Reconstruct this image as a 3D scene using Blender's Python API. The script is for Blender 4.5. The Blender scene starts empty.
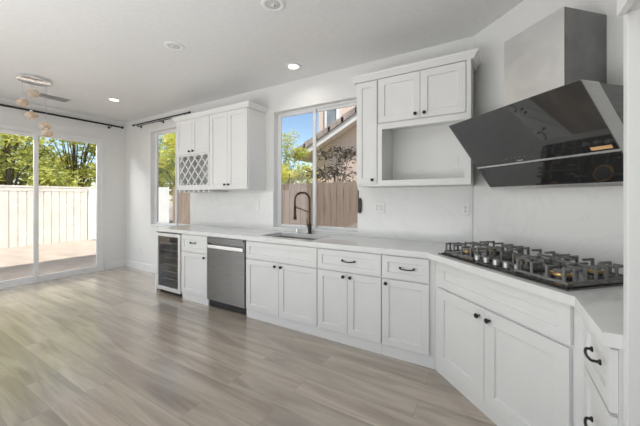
import bpy, bmesh, math, random
from mathutils import Vector, Matrix
R = math.radians
PI = math.pi
random.seed(7)
sc = bpy.context.scene
col = sc.collection

# ------------------------------------------------------------------ camera, sky, sun, fill lamps, exposure
cam_d = bpy.data.cameras.new('camera'); cam = bpy.data.objects.new('camera', cam_d); col.objects.link(cam)
cam.location = (0, 0, 1.3423); cam.rotation_euler = (PI/2, 0, R(30.95))
cam_d.sensor_width = 36; cam_d.lens = 297.63/640*36; cam_d.shift_y = -(213-197.66)/640
cam_d.clip_start = .02; cam_d.clip_end = 200
sc.camera = cam

world = bpy.data.worlds.new('world'); sc.world = world; world.use_nodes = True
wn = world.node_tree.nodes; wl = world.node_tree.links
bg = wn['Background']
sky = wn.new('ShaderNodeTexSky'); sky.sky_type = 'NISHITA'; sky.sun_disc = False
sky.sun_elevation = R(49); sky.sun_rotation = R(125); sky.air_density = 1.0; sky.dust_density = .6; sky.ozone_density = 1.5
wl.new(sky.outputs[0], bg.inputs[0]); bg.inputs[1].default_value = .17

sun_d = bpy.data.lights.new('sun', 'SUN'); sun_d.energy = 5.4; sun_d.angle = R(.6); sun_d.color = (1, .96, .9)
sun = bpy.data.objects.new('sun', sun_d); col.objects.link(sun)
sun.rotation_euler = Vector((.60, -.42, 1)).to_track_quat('Z', 'Y').to_euler()

def area(name, loc, direction, sx, sy, w, color=(1, 1, 1)):
    d = bpy.data.lights.new(name, 'AREA'); d.shape = 'RECTANGLE'; d.size = sx; d.size_y = sy; d.energy = w; d.color = color
    o = bpy.data.objects.new(name, d); col.objects.link(o); o.location = loc
    o.rotation_euler = Vector(direction).to_track_quat('-Z', 'Y').to_euler()
    return o
XL_ = -6.26
# added fill lamps behind the camera, in place of unseen rear-window daylight
area('fill_rear', (-1.0, -3.38, 1.55), (0, 1, 0), 2.6, 1.7, 4, (.97, .985, 1))
area('fill_rear', (-4.4, -3.38, 1.55), (0, 1, 0), 2.6, 1.7, 4, (.97, .985, 1))

# added fill lamp on the left wall, out of view; no window there
area('fill_left', (XL_+.03, -1.6, 1.35), (1, .15, 0), 2.6, 2.0, 92, (.97, .985, 1))
# added fill lamp hidden above the sliding door, brightening the floor inside
area('eave_fill', (XL_-.42, 1.72, 2.68), (1, 0, -.75), 1.9, .25, 80, (1, .99, .97))
# added upward fill lamp behind the camera, brightening the ceiling
area('ceiling_fill', (-2.0, -1.35, .6), (0, .12, 1), 3.0, 2.0, 100, (.96, .98, 1))

sc.view_settings.view_transform = 'Standard'; sc.view_settings.look = 'None'
sc.view_settings.gamma = 1; sc.view_settings.use_curve_mapping = False
sc.view_settings.exposure = 0.1

# ------------------------------------------------------------------ materials
def mat(name, c=(.8, .8, .8), rough=.5, metal=0, emit=None, es=0, spec=None):
    m = bpy.data.materials.new(name); m.use_nodes = True
    b = m.node_tree.nodes['Principled BSDF']
    b.inputs['Base Color'].default_value = (*c, 1); b.inputs['Roughness'].default_value = rough
    b.inputs['Metallic'].default_value = metal
    if spec is not None: b.inputs['Specular IOR Level'].default_value = spec
    if emit: b.inputs['Emission Color'].default_value = (*emit, 1); b.inputs['Emission Strength'].default_value = es
    return m
def nodes(m): return m.node_tree.nodes, m.node_tree.links, m.node_tree.nodes['Principled BSDF']
def noisy(m, c1, c2, scale=4, detail=4, stretch=(1, 1, 1), bump=0, lo=.35, hi=.65, coord='Object', dist=0):
    n, l, b = nodes(m)
    tc = n.new('ShaderNodeTexCoord'); mp = n.new('ShaderNodeMapping'); mp.inputs['Scale'].default_value = stretch
    l.new(tc.outputs[coord], mp.inputs[0])
    t = n.new('ShaderNodeTexNoise'); t.inputs['Scale'].default_value = scale; t.inputs['Detail'].default_value = detail; t.inputs['Distortion'].default_value = dist
    l.new(mp.outputs[0], t.inputs['Vector'])
    r = n.new('ShaderNodeValToRGB'); r.color_ramp.elements[0].position = lo; r.color_ramp.elements[1].position = hi
    r.color_ramp.elements[0].color = (*c1, 1); r.color_ramp.elements[1].color = (*c2, 1)
    l.new(t.outputs['Fac'], r.inputs[0]); l.new(r.outputs[0], b.inputs['Base Color'])
    if bump:
        bp = n.new('ShaderNodeBump'); bp.inputs['Strength'].default_value = bump; bp.inputs['Distance'].default_value = .01
        l.new(t.outputs['Fac'], bp.inputs['Height']); l.new(bp.outputs[0], b.inputs['Normal'])
    return m
M = {}
M['wall'] = noisy(mat('wall_paint', rough=.6), (.765, .762, .75), (.79, .787, .775), 60, 3, bump=.04)
M['ceiling'] = noisy(mat('ceiling_paint', rough=.45), (.76, .76, .75), (.79, .79, .78), 25, 5, bump=.12)
M['cab'] = noisy(mat('cabinet_white', rough=.38), (.80, .80, .79), (.82, .82, .81), 3, 2)
M['trim'] = noisy(mat('trim_white', rough=.35), (.82, .82, .81), (.84, .84, .83), 5, 2)
M['vinyl'] = noisy(mat('vinyl_frame', rough=.3), (.80, .80, .80), (.83, .83, .83), 5, 2)
M['counter'] = noisy(mat('quartz', rough=.13), (.80, .80, .79), (.85, .85, .84), 9, 6)
M['steel'] = noisy(mat('brushed_steel', rough=.3, metal=1), (.55, .55, .54), (.63, .63, .62), 8, 4, (1, 1, 60))
M['steel_basin'] = noisy(mat('basin_steel', rough=.38, metal=1), (.30, .30, .295), (.36, .36, .355), 8, 4)
M['steel_light'] = noisy(mat('pale_steel', rough=.42, metal=.85), (.80, .80, .79), (.88, .88, .87), 5, 4, (40, 1, 1))
M['steel_dark'] = noisy(mat('dark_steel', rough=.33, metal=1), (.19, .19, .188), (.24, .24, .236), 6, 4, (1, 1, 50))
M['chimney'] = noisy(mat('chimney_steel_lit', rough=.24, metal=1), (.76, .76, .755), (.90, .90, .895), 3, 5, (1, 1, 1), dist=1.5)  # chimney front steel, its bright reflection painted in as a pale tone
M['chimney_shaded'] = noisy(mat('chimney_steel_shaded', rough=.3, metal=1), (.20, .20, .20), (.26, .26, .255), 5, 5, dist=1)  # same chimney steel darkened; the dim side reflection is put into the colour
M['black_glass'] = noisy(mat('black_glass', rough=.04, spec=.9), (.02, .02, .021), (.026, .026, .026), 3, 2)
M['black_glass'].node_tree.nodes['Principled BSDF'].inputs['IOR'].default_value = 1.7
M['black_metal'] = noisy(mat('black_metal', rough=.38, metal=.4), (.018, .017, .016), (.03, .028, .026), 20, 3)
M['iron'] = noisy(mat('cast_iron', rough=.42, metal=.3), (.17, .17, .17), (.24, .24, .235), 60, 4, bump=.2)
M['tray'] = noisy(mat('cooktop_tray', rough=.22, metal=.75), (.10, .10, .10), (.13, .13, .13), 10, 3)
M['brass'] = noisy(mat('brass', rough=.3, metal=1), (.72, .42, .16), (.85, .55, .25), 20, 3)
M['knob_steel'] = noisy(mat('knob_steel', rough=.42, metal=.9), (.50, .50, .49), (.58, .58, .57), 20, 3)
M['bronze'] = noisy(mat('oil_bronze', rough=.35, metal=.85), (.045, .032, .024), (.10, .07, .05), 15, 3)
M['plastic'] = noisy(mat('white_plastic', rough=.4), (.80, .80, .78), (.83, .83, .81), 9, 2)
M['slot'] = noisy(mat('slot_grey', rough=.5), (.25, .25, .25), (.3, .3, .3), 9, 2)
M['socket'] = noisy(mat('socket_grey', rough=.5), (.60, .60, .59), (.64, .64, .63), 9, 2)
M['dark'] = noisy(mat('dark_recess', rough=.6), (.015, .015, .015), (.025, .025, .025), 9, 2)
M['fridge_in'] = noisy(mat('cooler_interior', rough=.45), (.40, .40, .39), (.46, .46, .45), 9, 2)
M['lattice_in'] = noisy(mat('lattice_back', rough=.5), (.50, .50, .49), (.54, .54, .53), 9, 2)
M['chrome'] = noisy(mat('chrome', rough=.14, metal=1), (.84, .84, .84), (.9, .9, .9), 9, 2)
M['label'] = noisy(mat('orange_label', rough=.5), (.80, .45, .20), (.88, .56, .28), 9, 2)
M['print'] = noisy(mat('grey_print', rough=.5), (.4, .4, .4), (.5, .5, .5), 9, 2)
M['lamp_on'] = mat('lamp_on', (.9, .9, .85), .5, 0, (1, .93, .78), 6)
noisy(M['lamp_on'], (.9, .88, .8), (.95, .93, .85), 9, 2)
M['wire'] = noisy(mat('wire', rough=.3, metal=.6), (.45, .45, .44), (.5, .5, .49), 9, 2)

def marble(name, base, vein, rough, tile=None):
    m = mat(name, base, rough); n, l, b = nodes(m)
    tc = n.new('ShaderNodeTexCoord')
    t = n.new('ShaderNodeTexNoise'); t.inputs['Scale'].default_value = 1.3; t.inputs['Detail'].default_value = 8; t.inputs['Distortion'].default_value = 1.6
    l.new(tc.outputs['Object'], t.inputs['Vector'])
    r = n.new('ShaderNodeValToRGB'); cr = r.color_ramp
    cr.elements[0].position = .47; cr.elements[0].color = (*base, 1); cr.elements[1].position = .53; cr.elements[1].color = (*base, 1)
    e = cr.elements.new(.5); e.color = (*vein, 1)
    l.new(t.outputs['Fac'], r.inputs[0]); l.new(r.outputs[0], b.inputs['Base Color'])
    return m
M['marble'] = marble('marble_backsplash', (.80, .80, .79), (.77, .77, .765), .22)

def floor_mat():
    m = mat('floor_planks', rough=.3, spec=.9); n, l, b = nodes(m)
    b.inputs['Coat Weight'].default_value = .9; b.inputs['Coat Roughness'].default_value = .17; b.inputs['Coat IOR'].default_value = 1.6
    tc = n.new('ShaderNodeTexCoord')
    br = n.new('ShaderNodeTexBrick'); br.inputs['Scale'].default_value = 1; br.offset = .37; br.squash = 1
    br.inputs['Brick Width'].default_value = 1.22; br.inputs['Row Height'].default_value = .185
    br.inputs['Mortar Size'].default_value = .0012; br.inputs['Mortar Smooth'].default_value = .2; br.inputs['Bias'].default_value = 0
    br.inputs['Color1'].default_value = (0, 0, 0, 1); br.inputs['Color2'].default_value = (1, 1, 1, 1); br.inputs['Mortar'].default_value = (.5, .5, .5, 1)
    l.new(tc.outputs['Object'], br.inputs['Vector'])
    # plank offset so that the grain differs from plank to plank
    mulv = n.new('ShaderNodeVectorMath'); mulv.operation = 'MULTIPLY'; mulv.inputs[1].default_value = (.55, 5.5, 1)
    l.new(tc.outputs['Object'], mulv.inputs[0])
    addv = n.new('ShaderNodeVectorMath'); addv.operation = 'ADD'
    sc_ = n.new('ShaderNodeVectorMath'); sc_.operation = 'SCALE'; sc_.inputs['Scale'].default_value = 13
    l.new(br.outputs['Color'], sc_.inputs[0]); l.new(mulv.outputs[0], addv.inputs[0]); l.new(sc_.outputs[0], addv.inputs[1])
    g = n.new('ShaderNodeTexNoise'); g.inputs['Scale'].default_value = 1.6; g.inputs['Detail'].default_value = 7; g.inputs['Roughness'].default_value = .55; g.inputs['Distortion'].default_value = .9
    l.new(addv.outputs[0], g.inputs['Vector'])
    r = n.new('ShaderNodeValToRGB'); cr = r.color_ramp
    cr.elements[0].position = .30; cr.elements[0].color = (.265, .212, .162, 1)
    cr.elements[1].position = .70; cr.elements[1].color = (.54, .465, .385, 1)
    e = cr.elements.new(.5); e.color = (.40, .335, .27, 1)
    l.new(g.outputs['Fac'], r.inputs[0])
    f2 = n.new('ShaderNodeTexNoise'); f2.inputs['Scale'].default_value = 9; f2.inputs['Detail'].default_value = 6
    m2 = n.new('ShaderNodeVectorMath'); m2.operation = 'MULTIPLY'; m2.inputs[1].default_value = (.6, 9, 1)
    l.new(addv.outputs[0], m2.inputs[0]); l.new(m2.outputs[0], f2.inputs['Vector'])
    mix = n.new('ShaderNodeMix'); mix.data_type = 'RGBA'; mix.blend_type = 'OVERLAY'; mix.inputs[0].default_value = .22
    l.new(r.outputs[0], mix.inputs[6]); l.new(f2.outputs['Fac'], mix.inputs[7])
    # tone of each plank
    mt = n.new('ShaderNodeMapRange'); mt.inputs['To Min'].default_value = .84; mt.inputs['To Max'].default_value = 1.14
    l.new(br.outputs['Color'], mt.inputs['Value'])
    mm = n.new('ShaderNodeVectorMath'); mm.operation = 'SCALE'
    l.new(mix.outputs[2], mm.inputs[0]); l.new(mt.outputs[0], mm.inputs['Scale'])
    dk = n.new('ShaderNodeMix'); dk.data_type = 'RGBA'; dk.inputs[7].default_value = (.22, .185, .155, 1)
    l.new(mm.outputs[0], dk.inputs[6]); l.new(br.outputs['Fac'], dk.inputs[0])
    l.new(dk.outputs[2], b.inputs['Base Color'])
    bp = n.new('ShaderNodeBump'); bp.inputs['Strength'].default_value = .08; bp.inputs['Distance'].default_value = .004
    l.new(f2.outputs['Fac'], bp.inputs['Height']); l.new(bp.outputs[0], b.inputs['Normal'])
    return m
M['floor'] = floor_mat()

def pane_mat(name, tint=(1, 1, 1), ior=1.45):
    m = bpy.data.materials.new(name); m.use_nodes = True; n = m.node_tree.nodes; l = m.node_tree.links
    n.remove(n['Principled BSDF'])
    tr = n.new('ShaderNodeBsdfTransparent'); tr.inputs[0].default_value = (*tint, 1)
    gl = n.new('ShaderNodeBsdfGlossy'); gl.inputs['Roughness'].default_value = .0
    lw = n.new('ShaderNodeLayerWeight'); pw = n.new('ShaderNodeMath'); pw.operation = 'POWER'; pw.inputs[1].default_value = 5
    fr = n.new('ShaderNodeMapRange'); fr.inputs['To Min'].default_value = ((ior-1)/(ior+1))**2; fr.inputs['To Max'].default_value = .8
    l.new(lw.outputs['Facing'], pw.inputs[0]); l.new(pw.outputs[0], fr.inputs['Value'])
    mx = n.new('ShaderNodeMixShader')
    l.new(fr.outputs[0], mx.inputs[0]); l.new(tr.outputs[0], mx.inputs[1]); l.new(gl.outputs[0], mx.inputs[2])
    l.new(mx.outputs[0], n['Material Output'].inputs[0])
    return m
M['pane'] = pane_mat('window_pane', (.97, .975, .97), 1.25)
M['cooler_glass'] = pane_mat('cooler_glass', (.72, .72, .71), 1.9)
def amber():
    m = mat('amber_glass', (.80, .58, .38), .12); n, l, b = nodes(m)
    noisy(m, (.88, .76, .62), (.66, .50, .36), 14, 3, dist=1.5, lo=.42, hi=.6)
    b.inputs['Transmission Weight'].default_value = .45; b.inputs['IOR'].default_value = 1.3
    return m
M['amber'] = amber()

# outdoors
M['boards'] = noisy(mat('cream_boards', rough=.7), (.63, .585, .52), (.72, .675, .61), 3, 5, (1, 6, .6))
M['white_fence'] = noisy(mat('white_vinyl_fence', rough=.5), (.82, .82, .80), (.86, .86, .84), 3, 2)
M['tan_boards'] = noisy(mat('tan_boards', rough=.75), (.27, .205, .16), (.36, .28, .225), 3, 5, (6, 1, .6))
M['paver'] = noisy(mat('patio_concrete', rough=.75), (.46, .37, .30), (.55, .46, .385), 2.2, 6, (1, 1.8, 1))
M['ground'] = noisy(mat('yard_soil', rough=.9), (.30, .25, .2), (.4, .33, .27), 2, 6)
M['stucco'] = noisy(mat('stucco', rough=.85), (.74, .58, .48), (.80, .64, .54), 14, 5, bump=.2)
M['stucco_white'] = noisy(mat('exterior_white', rough=.8), (.70, .69, .66), (.74, .73, .70), 14, 5)
M['fascia'] = noisy(mat('fascia_cream', rough=.6), (.74, .68, .62), (.80, .75, .69), 4, 3)
M['tile'] = noisy(mat('roof_tile', rough=.8), (.33, .265, .225), (.47, .39, .34), 5, 5)
M['bark'] = noisy(mat('bark', rough=.9), (.09, .065, .045), (.16, .12, .09), 12, 5, (1, 1, .3))
def leaf(name, c1, c2):
    m = mat(name, c2, .5); n, l, b = nodes(m); noisy(m, c1, c2, 1.6, 4, lo=.32, hi=.6)
    src = b.inputs['Base Color'].links[0].from_socket
    tl = n.new('ShaderNodeBsdfTranslucent'); l.new(src, tl.inputs[0]); mx = n.new('ShaderNodeMixShader'); mx.inputs[0].default_value = .55
    l.new(b.outputs[0], mx.inputs[1]); l.new(tl.outputs[0], mx.inputs[2]); l.new(mx.outputs[0], n['Material Output'].inputs[0]); return m
M['leaf_y'] = leaf('leaf_yellow_green', (.40, .48, .08), (.90, .86, .26))
M['leaf_g'] = leaf('leaf_green', (.34, .42, .10), (.86, .84, .28))
M['leaf_d'] = noisy(mat('leaf_shadow', rough=.6), (.10, .08, .055), (.20, .165, .11), 3, 4)  # dark tone stands for leaf shadow on the stucco
M['house_glass'] = noisy(mat('neighbour_glass', rough=.1), (.25, .27, .29), (.32, .34, .36), 3, 2)

# ------------------------------------------------------------------ mesh helpers
def bmn(): return bmesh.new()
def box(bm, x0, x1, y0, y1, z0, z1):
    v = [bm.verts.new(p) for p in ((x0,y0,z0),(x1,y0,z0),(x1,y1,z0),(x0,y1,z0),(x0,y0,z1),(x1,y0,z1),(x1,y1,z1),(x0,y1,z1))]
    for f in ((0,3,2,1),(4,5,6,7),(0,1,5,4),(1,2,6,5),(2,3,7,6),(3,0,4,7)): bm.faces.new([v[i] for i in f])
    return v
def prism(bm, pts, axis, a0, a1):
    """extrude a 2-D outline along axis ('x','y','z')"""
    def P(p, a): return {'x': (a, p[0], p[1]), 'y': (p[0], a, p[1]), 'z': (p[0], p[1], a)}[axis]
    A = [bm.verts.new(P(p, a0)) for p in pts]; B = [bm.verts.new(P(p, a1)) for p in pts]
    n = len(pts)
    bm.faces.new(A); bm.faces.new(list(reversed(B)))
    for i in range(n): bm.faces.new([A[i], B[i], B[(i+1) % n], A[(i+1) % n]])
def ring_loop(bm, c, u, v, r, seg):
    return [bm.verts.new(c + u*math.cos(2*PI*i/seg)*r + v*math.sin(2*PI*i/seg)*r) for i in range(seg)]
def tube(bm, pts, r, seg=10, cap=True, closed=False):
    pts = [Vector(p) for p in pts]; n = len(pts)
    rs = r if isinstance(r, (list, tuple)) else [r]*n
    rings = []; up = None
    for i, p in enumerate(pts):
        if closed: d = (pts[(i+1) % n]-pts[i-1]).normalized()
        else: d = (pts[min(i+1, n-1)]-pts[max(i-1, 0)]).normalized()
        if up is None:
            up = Vector((0, 0, 1)) if abs(d.z) < .9 else Vector((1, 0, 0))
        u = (up - d*up.dot(d)).normalized(); up = u; v = d.cross(u)
        rings.append(ring_loop(bm, p, u, v, rs[i], seg))
    m = n if closed else n-1
    for i in range(m):
        a, b = rings[i], rings[(i+1) % n]
        for k in range(seg): bm.faces.new([a[k], a[(k+1) % seg], b[(k+1) % seg], b[k]])
    if cap and not closed: bm.faces.new(list(reversed(rings[0]))); bm.faces.new(rings[-1])
def lathe(bm, prof, loc=(0,0,0), axis=(0,0,1), seg=24):
    """prof: (radius, height) pairs along axis"""
    ax = Vector(axis).normalized(); up = Vector((1, 0, 0)) if abs(ax.x) < .9 else Vector((0, 1, 0))
    u = (up-ax*up.dot(ax)).normalized(); v = ax.cross(u); L = Vector(loc); rings = []
    for r, h in prof:
        c = L+ax*h
        rings.append([bm.verts.new(c)] if r < 1e-6 else ring_loop(bm, c, u, v, r, seg))
    for a, b in zip(rings[:-1], rings[1:]):
        for k in range(seg):
            k2 = (k+1) % seg
            if len(a) == 1 and len(b) == 1: continue
            if len(a) == 1: bm.faces.new([a[0], b[k2], b[k]])
            elif len(b) == 1: bm.faces.new([a[k], a[k2], b[0]])
            else: bm.faces.new([a[k], a[k2], b[k2], b[k]])
    if len(rings[0]) > 1: bm.faces.new(list(reversed(rings[0])))
    if len(rings[-1]) > 1: bm.faces.new(rings[-1])
def obj(name, bm, m, parent=None, bevel=0, smooth=False, seg=2):
    bmesh.ops.recalc_face_normals(bm, faces=bm.faces[:])
    me = bpy.data.meshes.new(name); bm.to_mesh(me); bm.free()
    me.materials.append(M[m] if isinstance(m, str) else m)
    o = bpy.data.objects.new(name, me); col.objects.link(o)
    if parent: o.parent = parent
    if smooth:
        for p in me.polygons: p.use_smooth = True
        try: me.set_sharp_from_angle(angle=R(40))
        except Exception: pass
    if bevel:
        md = o.modifiers.new('bevel', 'BEVEL'); md.width = bevel; md.segments = seg; md.limit_method = 'ANGLE'; md.angle_limit = R(40)
    return o
def thing(name, label, cat, loc=(0,0,0), rz=0, group=None):
    o = bpy.data.objects.new(name, None); col.objects.link(o); o.empty_display_size = .1
    o.location = loc; o.rotation_euler = (0, 0, rz); o['label'] = label; o['category'] = cat
    if group: o['group'] = group
    return o
def tag(o, label, cat, group=None, kind=None):
    if label: o['label'] = label
    if cat: o['category'] = cat
    if group: o['group'] = group
    if kind: o['kind'] = kind
    return o
def struct(name, bm, m, label=None, cat=None, bevel=0, parent=None):
    o = obj(name, bm, m, parent, bevel)
    if parent is None:
        o['kind'] = 'structure'
        if label: o['label'] = label; o['category'] = cat
    return o
def wall_rects(a0, a1, z0, z1, holes):
    """split a rectangle with rectangular holes into boxes (a0,a1,z0,z1)"""
    xs = sorted({a0, a1, *[h[0] for h in holes], *[h[1] for h in holes]})
    out = []
    for x0, x1 in zip(xs[:-1], xs[1:]):
        hs = sorted([(h[2], h[3]) for h in holes if h[0] <= x0 and h[1] >= x1]); z = z0
        for h0, h1 in hs:
            if h0 > z: out.append((x0, x1, z, h0))
            z = h1
        if z < z1: out.append((x0, x1, z, z1))
    return out
def frame_box(bm, x0, x1, z0, z1, w, y0, y1, wb=None):
    """rectangular frame in the XZ plane"""
    wb = wb or w
    box(bm, x0, x0+w, y0, y1, z0, z1); box(bm, x1-w, x1, y0, y1, z0, z1)
    box(bm, x0+w, x1-w, y0, y1, z1-w, z1); box(bm, x0+w, x1-w, y0, y1, z0, z0+wb)

# key measures (metres)
XL, YB, H = -6.26, 3.04, 2.81          # left wall, back wall, ceiling
XR = .918                              # right wall
W = 2.844; Q = math.sqrt(2)            # diagonal wall: X + Y = W
YR = -3.5                              # rear wall
CT = .915                              # counter top height
def SD(s, d): return ((W-d*Q+s*Q)/2, (W-d*Q-s*Q)/2)

# ------------------------------------------------------------------ room shell
bm = bmn(); box(bm, XL-.15, XR+.15, YR-.15, YB+.15, -.12, 0); struct('floor', bm, 'floor', 'grey-brown wood plank floor of the kitchen', 'floor')
bm = bmn(); box(bm, XL-.15, XR+.15, YR-.15, YB+.15, H, H+.12); struct('ceiling', bm, 'ceiling', 'white painted ceiling with recessed lights', 'ceiling')
WB1 = (-5.40, -4.25, .84, 2.53); WB2 = (-2.53, -1.33, .94, 2.46)
bm = bmn()
for x0, x1, z0, z1 in wall_rects(XL-.15, XR+.15, 0, H, [WB1, WB2]): box(bm, x0, x1, YB, YB+.15, z0, z1)
struct('wall_back', bm, 'wall', 'white back wall with two windows', 'wall')
DL = (.80, 2.62, 0, 2.385)
bm = bmn()
for x0, x1, z0, z1 in wall_rects(YR-.15, YB, 0, H, [DL]): box(bm, XL-.15, XL, x0, x1, z0, z1)
struct('wall_left', bm, 'wall', 'white left wall around the sliding glass door', 'wall')
bm = bmn(); box(bm, XR, XR+.15, YR-.15, YB, 0, H); struct('wall_right', bm, 'wall', 'white right wall behind the refrigerator niche', 'wall')
bm = bmn(); prism(bm, [(-.196, 3.04), (.918, 1.926), (.918, 3.04)], 'z', 0, H)
struct('wall_corner', bm, 'wall', 'white diagonal corner wall behind the range hood', 'wall')
bm = bmn()
for x0, x1, z0, z1 in wall_rects(XL, XR, 0, H, [(-2.4, .4, .7, 2.4), (-5.8, -3.0, .7, 2.4)]): box(bm, x0, x1, YR-.15, YR, z0, z1)
struct('wall_rear', bm, 'wall', 'white wall behind the viewer', 'wall')
bm = bmn(); box(bm, XL-.60, XR+1.2, YR-1.3, YB+.45, H+.12, H+.3); struct('roof', bm, 'stucco_white', 'flat eave of the house', 'roof')

# baseboards
bm = bmn(); box(bm, XL, -4.21, YB-.016, YB, 0, .13); o = struct('baseboard_back', bm, 'trim', 'white baseboard along the back wall', 'baseboard', .004)
bm = bmn(); box(bm, XL, XL+.016, DL[1]+.06, YB-.016, 0, .13); box(bm, XL, XL+.016, YR, DL[0]-.06, 0, .13)
struct('baseboard_left', bm, 'trim', 'white baseboard beside the sliding door', 'baseboard', .004)

# sliding glass door in the left wall (local x = world Y)
def sliding_door():
    y0, y1, z0, z1 = DL
    bm = bmn()
    def fb(bm, a0, a1, b0, b1, w, x0, x1, wb=None):
        wb = wb or w
        box(bm, x0, x1, a0, a0+w, b0, b1); box(bm, x0, x1, a1-w, a1, b0, b1)
        box(bm, x0, x1, a0+w, a1-w, b1-w, b1); box(bm, x0, x1, a0+w, a1-w, b0, b0+wb)
    fb(bm, y0, y1, 0, z1, .022, XL-.13, XL+.003)
    d = struct('door_1', bm, 'vinyl', 'white framed sliding glass door to the patio', 'sliding door', .003)
    ym = (y0+y1)/2+.02
    bm = bmn(); fb(bm, y0+.028, ym+.035, .028, z1-.028, .055, XL-.075, XL-.035, .075); s1 = obj('sash', bm, 'vinyl', d, .003)
    bm = bmn(); box(bm, XL-.058, XL-.052, y0+.083, ym-.020, .103, z1-.083); obj('pane', bm, 'pane', s1)
    bm = bmn(); fb(bm, ym-.030, y1-.022, .028, z1-.022, .045, XL-.034, XL+.002, .075); s2 = obj('sash', bm, 'vinyl', d, .003)
    bm = bmn(); box(bm, XL-.019, XL-.013, ym+.015, y1-.067, .103, z1-.067); obj('pane', bm, 'pane', s2)
    bm = bmn(); box(bm, XL-.0001, XL+.014, y1, y1+.03, 0, z1+.03); box(bm, XL, XL+.014, y0-.03, y1, z1, z1+.03); box(bm, XL, XL+.014, y0-.03, y0, 0, z1)
    struct('trim_1', bm, 'trim', 'thin white trim around the sliding door', 'trim', .003)
sliding_door()

def window(name, op, label, mull, sillz):
    x0, x1, z0, z1 = op; y0, y1 = YB+.075, YB+.135
    bm = bmn(); frame_box(bm, x0, x1, z0, z1, .022, y0, y1)
    w = struct(name, bm, 'vinyl', label, 'window', .003)
    for a, b, yy in ((x0+.022, mull+.03, y0+.006), (mull-.03, x1-.022, y0+.032)):
        bm = bmn(); frame_box(bm, a, b, z0+.022, z1-.022, .032, yy, yy+.022); s = obj('sash', bm, 'vinyl', w, .002)
        bm = bmn(); box(bm, a+.032, b-.032, yy+.009, yy+.013, z0+.054, z1-.054); obj('pane', bm, 'pane', s)
    bm = bmn(); box(bm, x0+.001, x1-.001, YB-.012, y0, z0-.001+.001, z0+sillz); obj('window_sill', bm, 'trim', w, .003)
    return w
window('window_1', WB1, 'narrow white framed window beside the wall cabinets, at the far end', -4.78, .02)
window('window_2', WB2, 'white framed sliding window above the sink', -1.965, .02)

# ------------------------------------------------------------------ cabinet parts (local: x right, y into the wall, z up, face at y = 0)
def shaker(x0, x1, z0, z1, st=.058, t=.02, rec=.012):
    bm = bmn(); e = .0018
    x0 += e; x1 -= e; z0 += e; z1 -= e
    def loop(a, b, c, d, y): return [bm.verts.new(p) for p in ((a, y, c), (b, y, c), (b, y, d), (a, y, d))]
    O = loop(x0, x1, z0, z1, 0); I = loop(x0+st, x1-st, z0+st, z1-st, 0); K = loop(x0+st+.003, x1-st-.003, z0+st+.003, z1-st-.003, rec)
    B = loop(x0, x1, z0, z1, t)
    for i in range(4):
        j = (i+1) % 4
        bm.faces.new([O[i], O[j], I[j], I[i]]); bm.faces.new([I[i], I[j], K[j], K[i]]); bm.faces.new([O[j], O[i], B[i], B[j]])
    bm.faces.new(K); bm.faces.new(list(reversed(B)))
    return bm
def knob(parent, x, z, y=0):
    bm = bmn(); lathe(bm, [(.007, 0), (.0055, .003), (.0055, .014), (.013, .018), (.0155, .022), (.0145, .028), (0, .031)], (x, y, z), (0, -1, 0), 16)
    return obj('knob', bm, 'black_metal', parent, smooth=True)
def pull(parent, x, z, length=.13, y=0, big=False):
    bm = bmn(); r = .0065 if big else .005; h = length/2; dpt = .035 if big else .028
    pts = [(x-h, y, z), (x-h, y-dpt*.55, z)]
    n = 9
    for i in range(n+1):
        a = PI*i/n; pts.append((x-h*math.cos(a)*.97, y-dpt*(.62+.38*math.sin(a)), z-(.006*math.sin(a))))
    pts += [(x+h, y-dpt*.55, z), (x+h, y, z)]
    tube(bm, pts, r, 8)
    for sx in (-h, h): lathe(bm, [(.010, 0), (.010, .004), (.0065, .008)], (x+sx, y, z), (0, -1, 0), 12)
    return obj('handle', bm, 'black_metal', parent, smooth=True)
def front(parent, kind, x0, x1, z0, z1, knob_at=None, pull_at=None, st=.058, big=False):
    o = obj(kind, shaker(x0, x1, z0, z1, st), 'cab', parent, .0012, seg=1)
    if knob_at: knob(o, *knob_at)
    if pull_at: pull(o, pull_at[0], pull_at[1], pull_at[2], big=big)
    return o

FY = 2.435  # door faces of the back run
DEPTH = YB-FY
# --- back run base cabinets
def base_cabinet(name, label, x0, x1, sinkbase=False):
    t = thing(name, label, 'base cabinet', ((x0+x1)/2, FY, 0), 0, 'white base cabinets')
    w = (x1-x0)/2
    bm = bmn(); box(bm, -w+.001, w-.001, .0205, DEPTH-.004, .0, .645 if sinkbase else .868)
    if sinkbase: box(bm, -w+.001, w-.001, .0205, .04, .645, .868); box(bm, -w+.001, -w+.02, .04, DEPTH-.004, .645, .868); box(bm, w-.02, w-.001, .04, DEPTH-.004, .645, .868)
    obj('carcass', bm, 'cab', t)
    return t, w
# narrow cabinet beside the wine cooler
c, w = base_cabinet('base_cabinet', 'narrow white base cabinet between wine cooler and dishwasher', -3.61, -3.085)
front(c, 'drawer', -w+.01, w-.004, .645, .862, pull_at=(-.01, .765, .09), st=.05)
front(c, 'door', -w+.01, w-.004, .10, .635, knob_at=(w-.042, .595))
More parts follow.
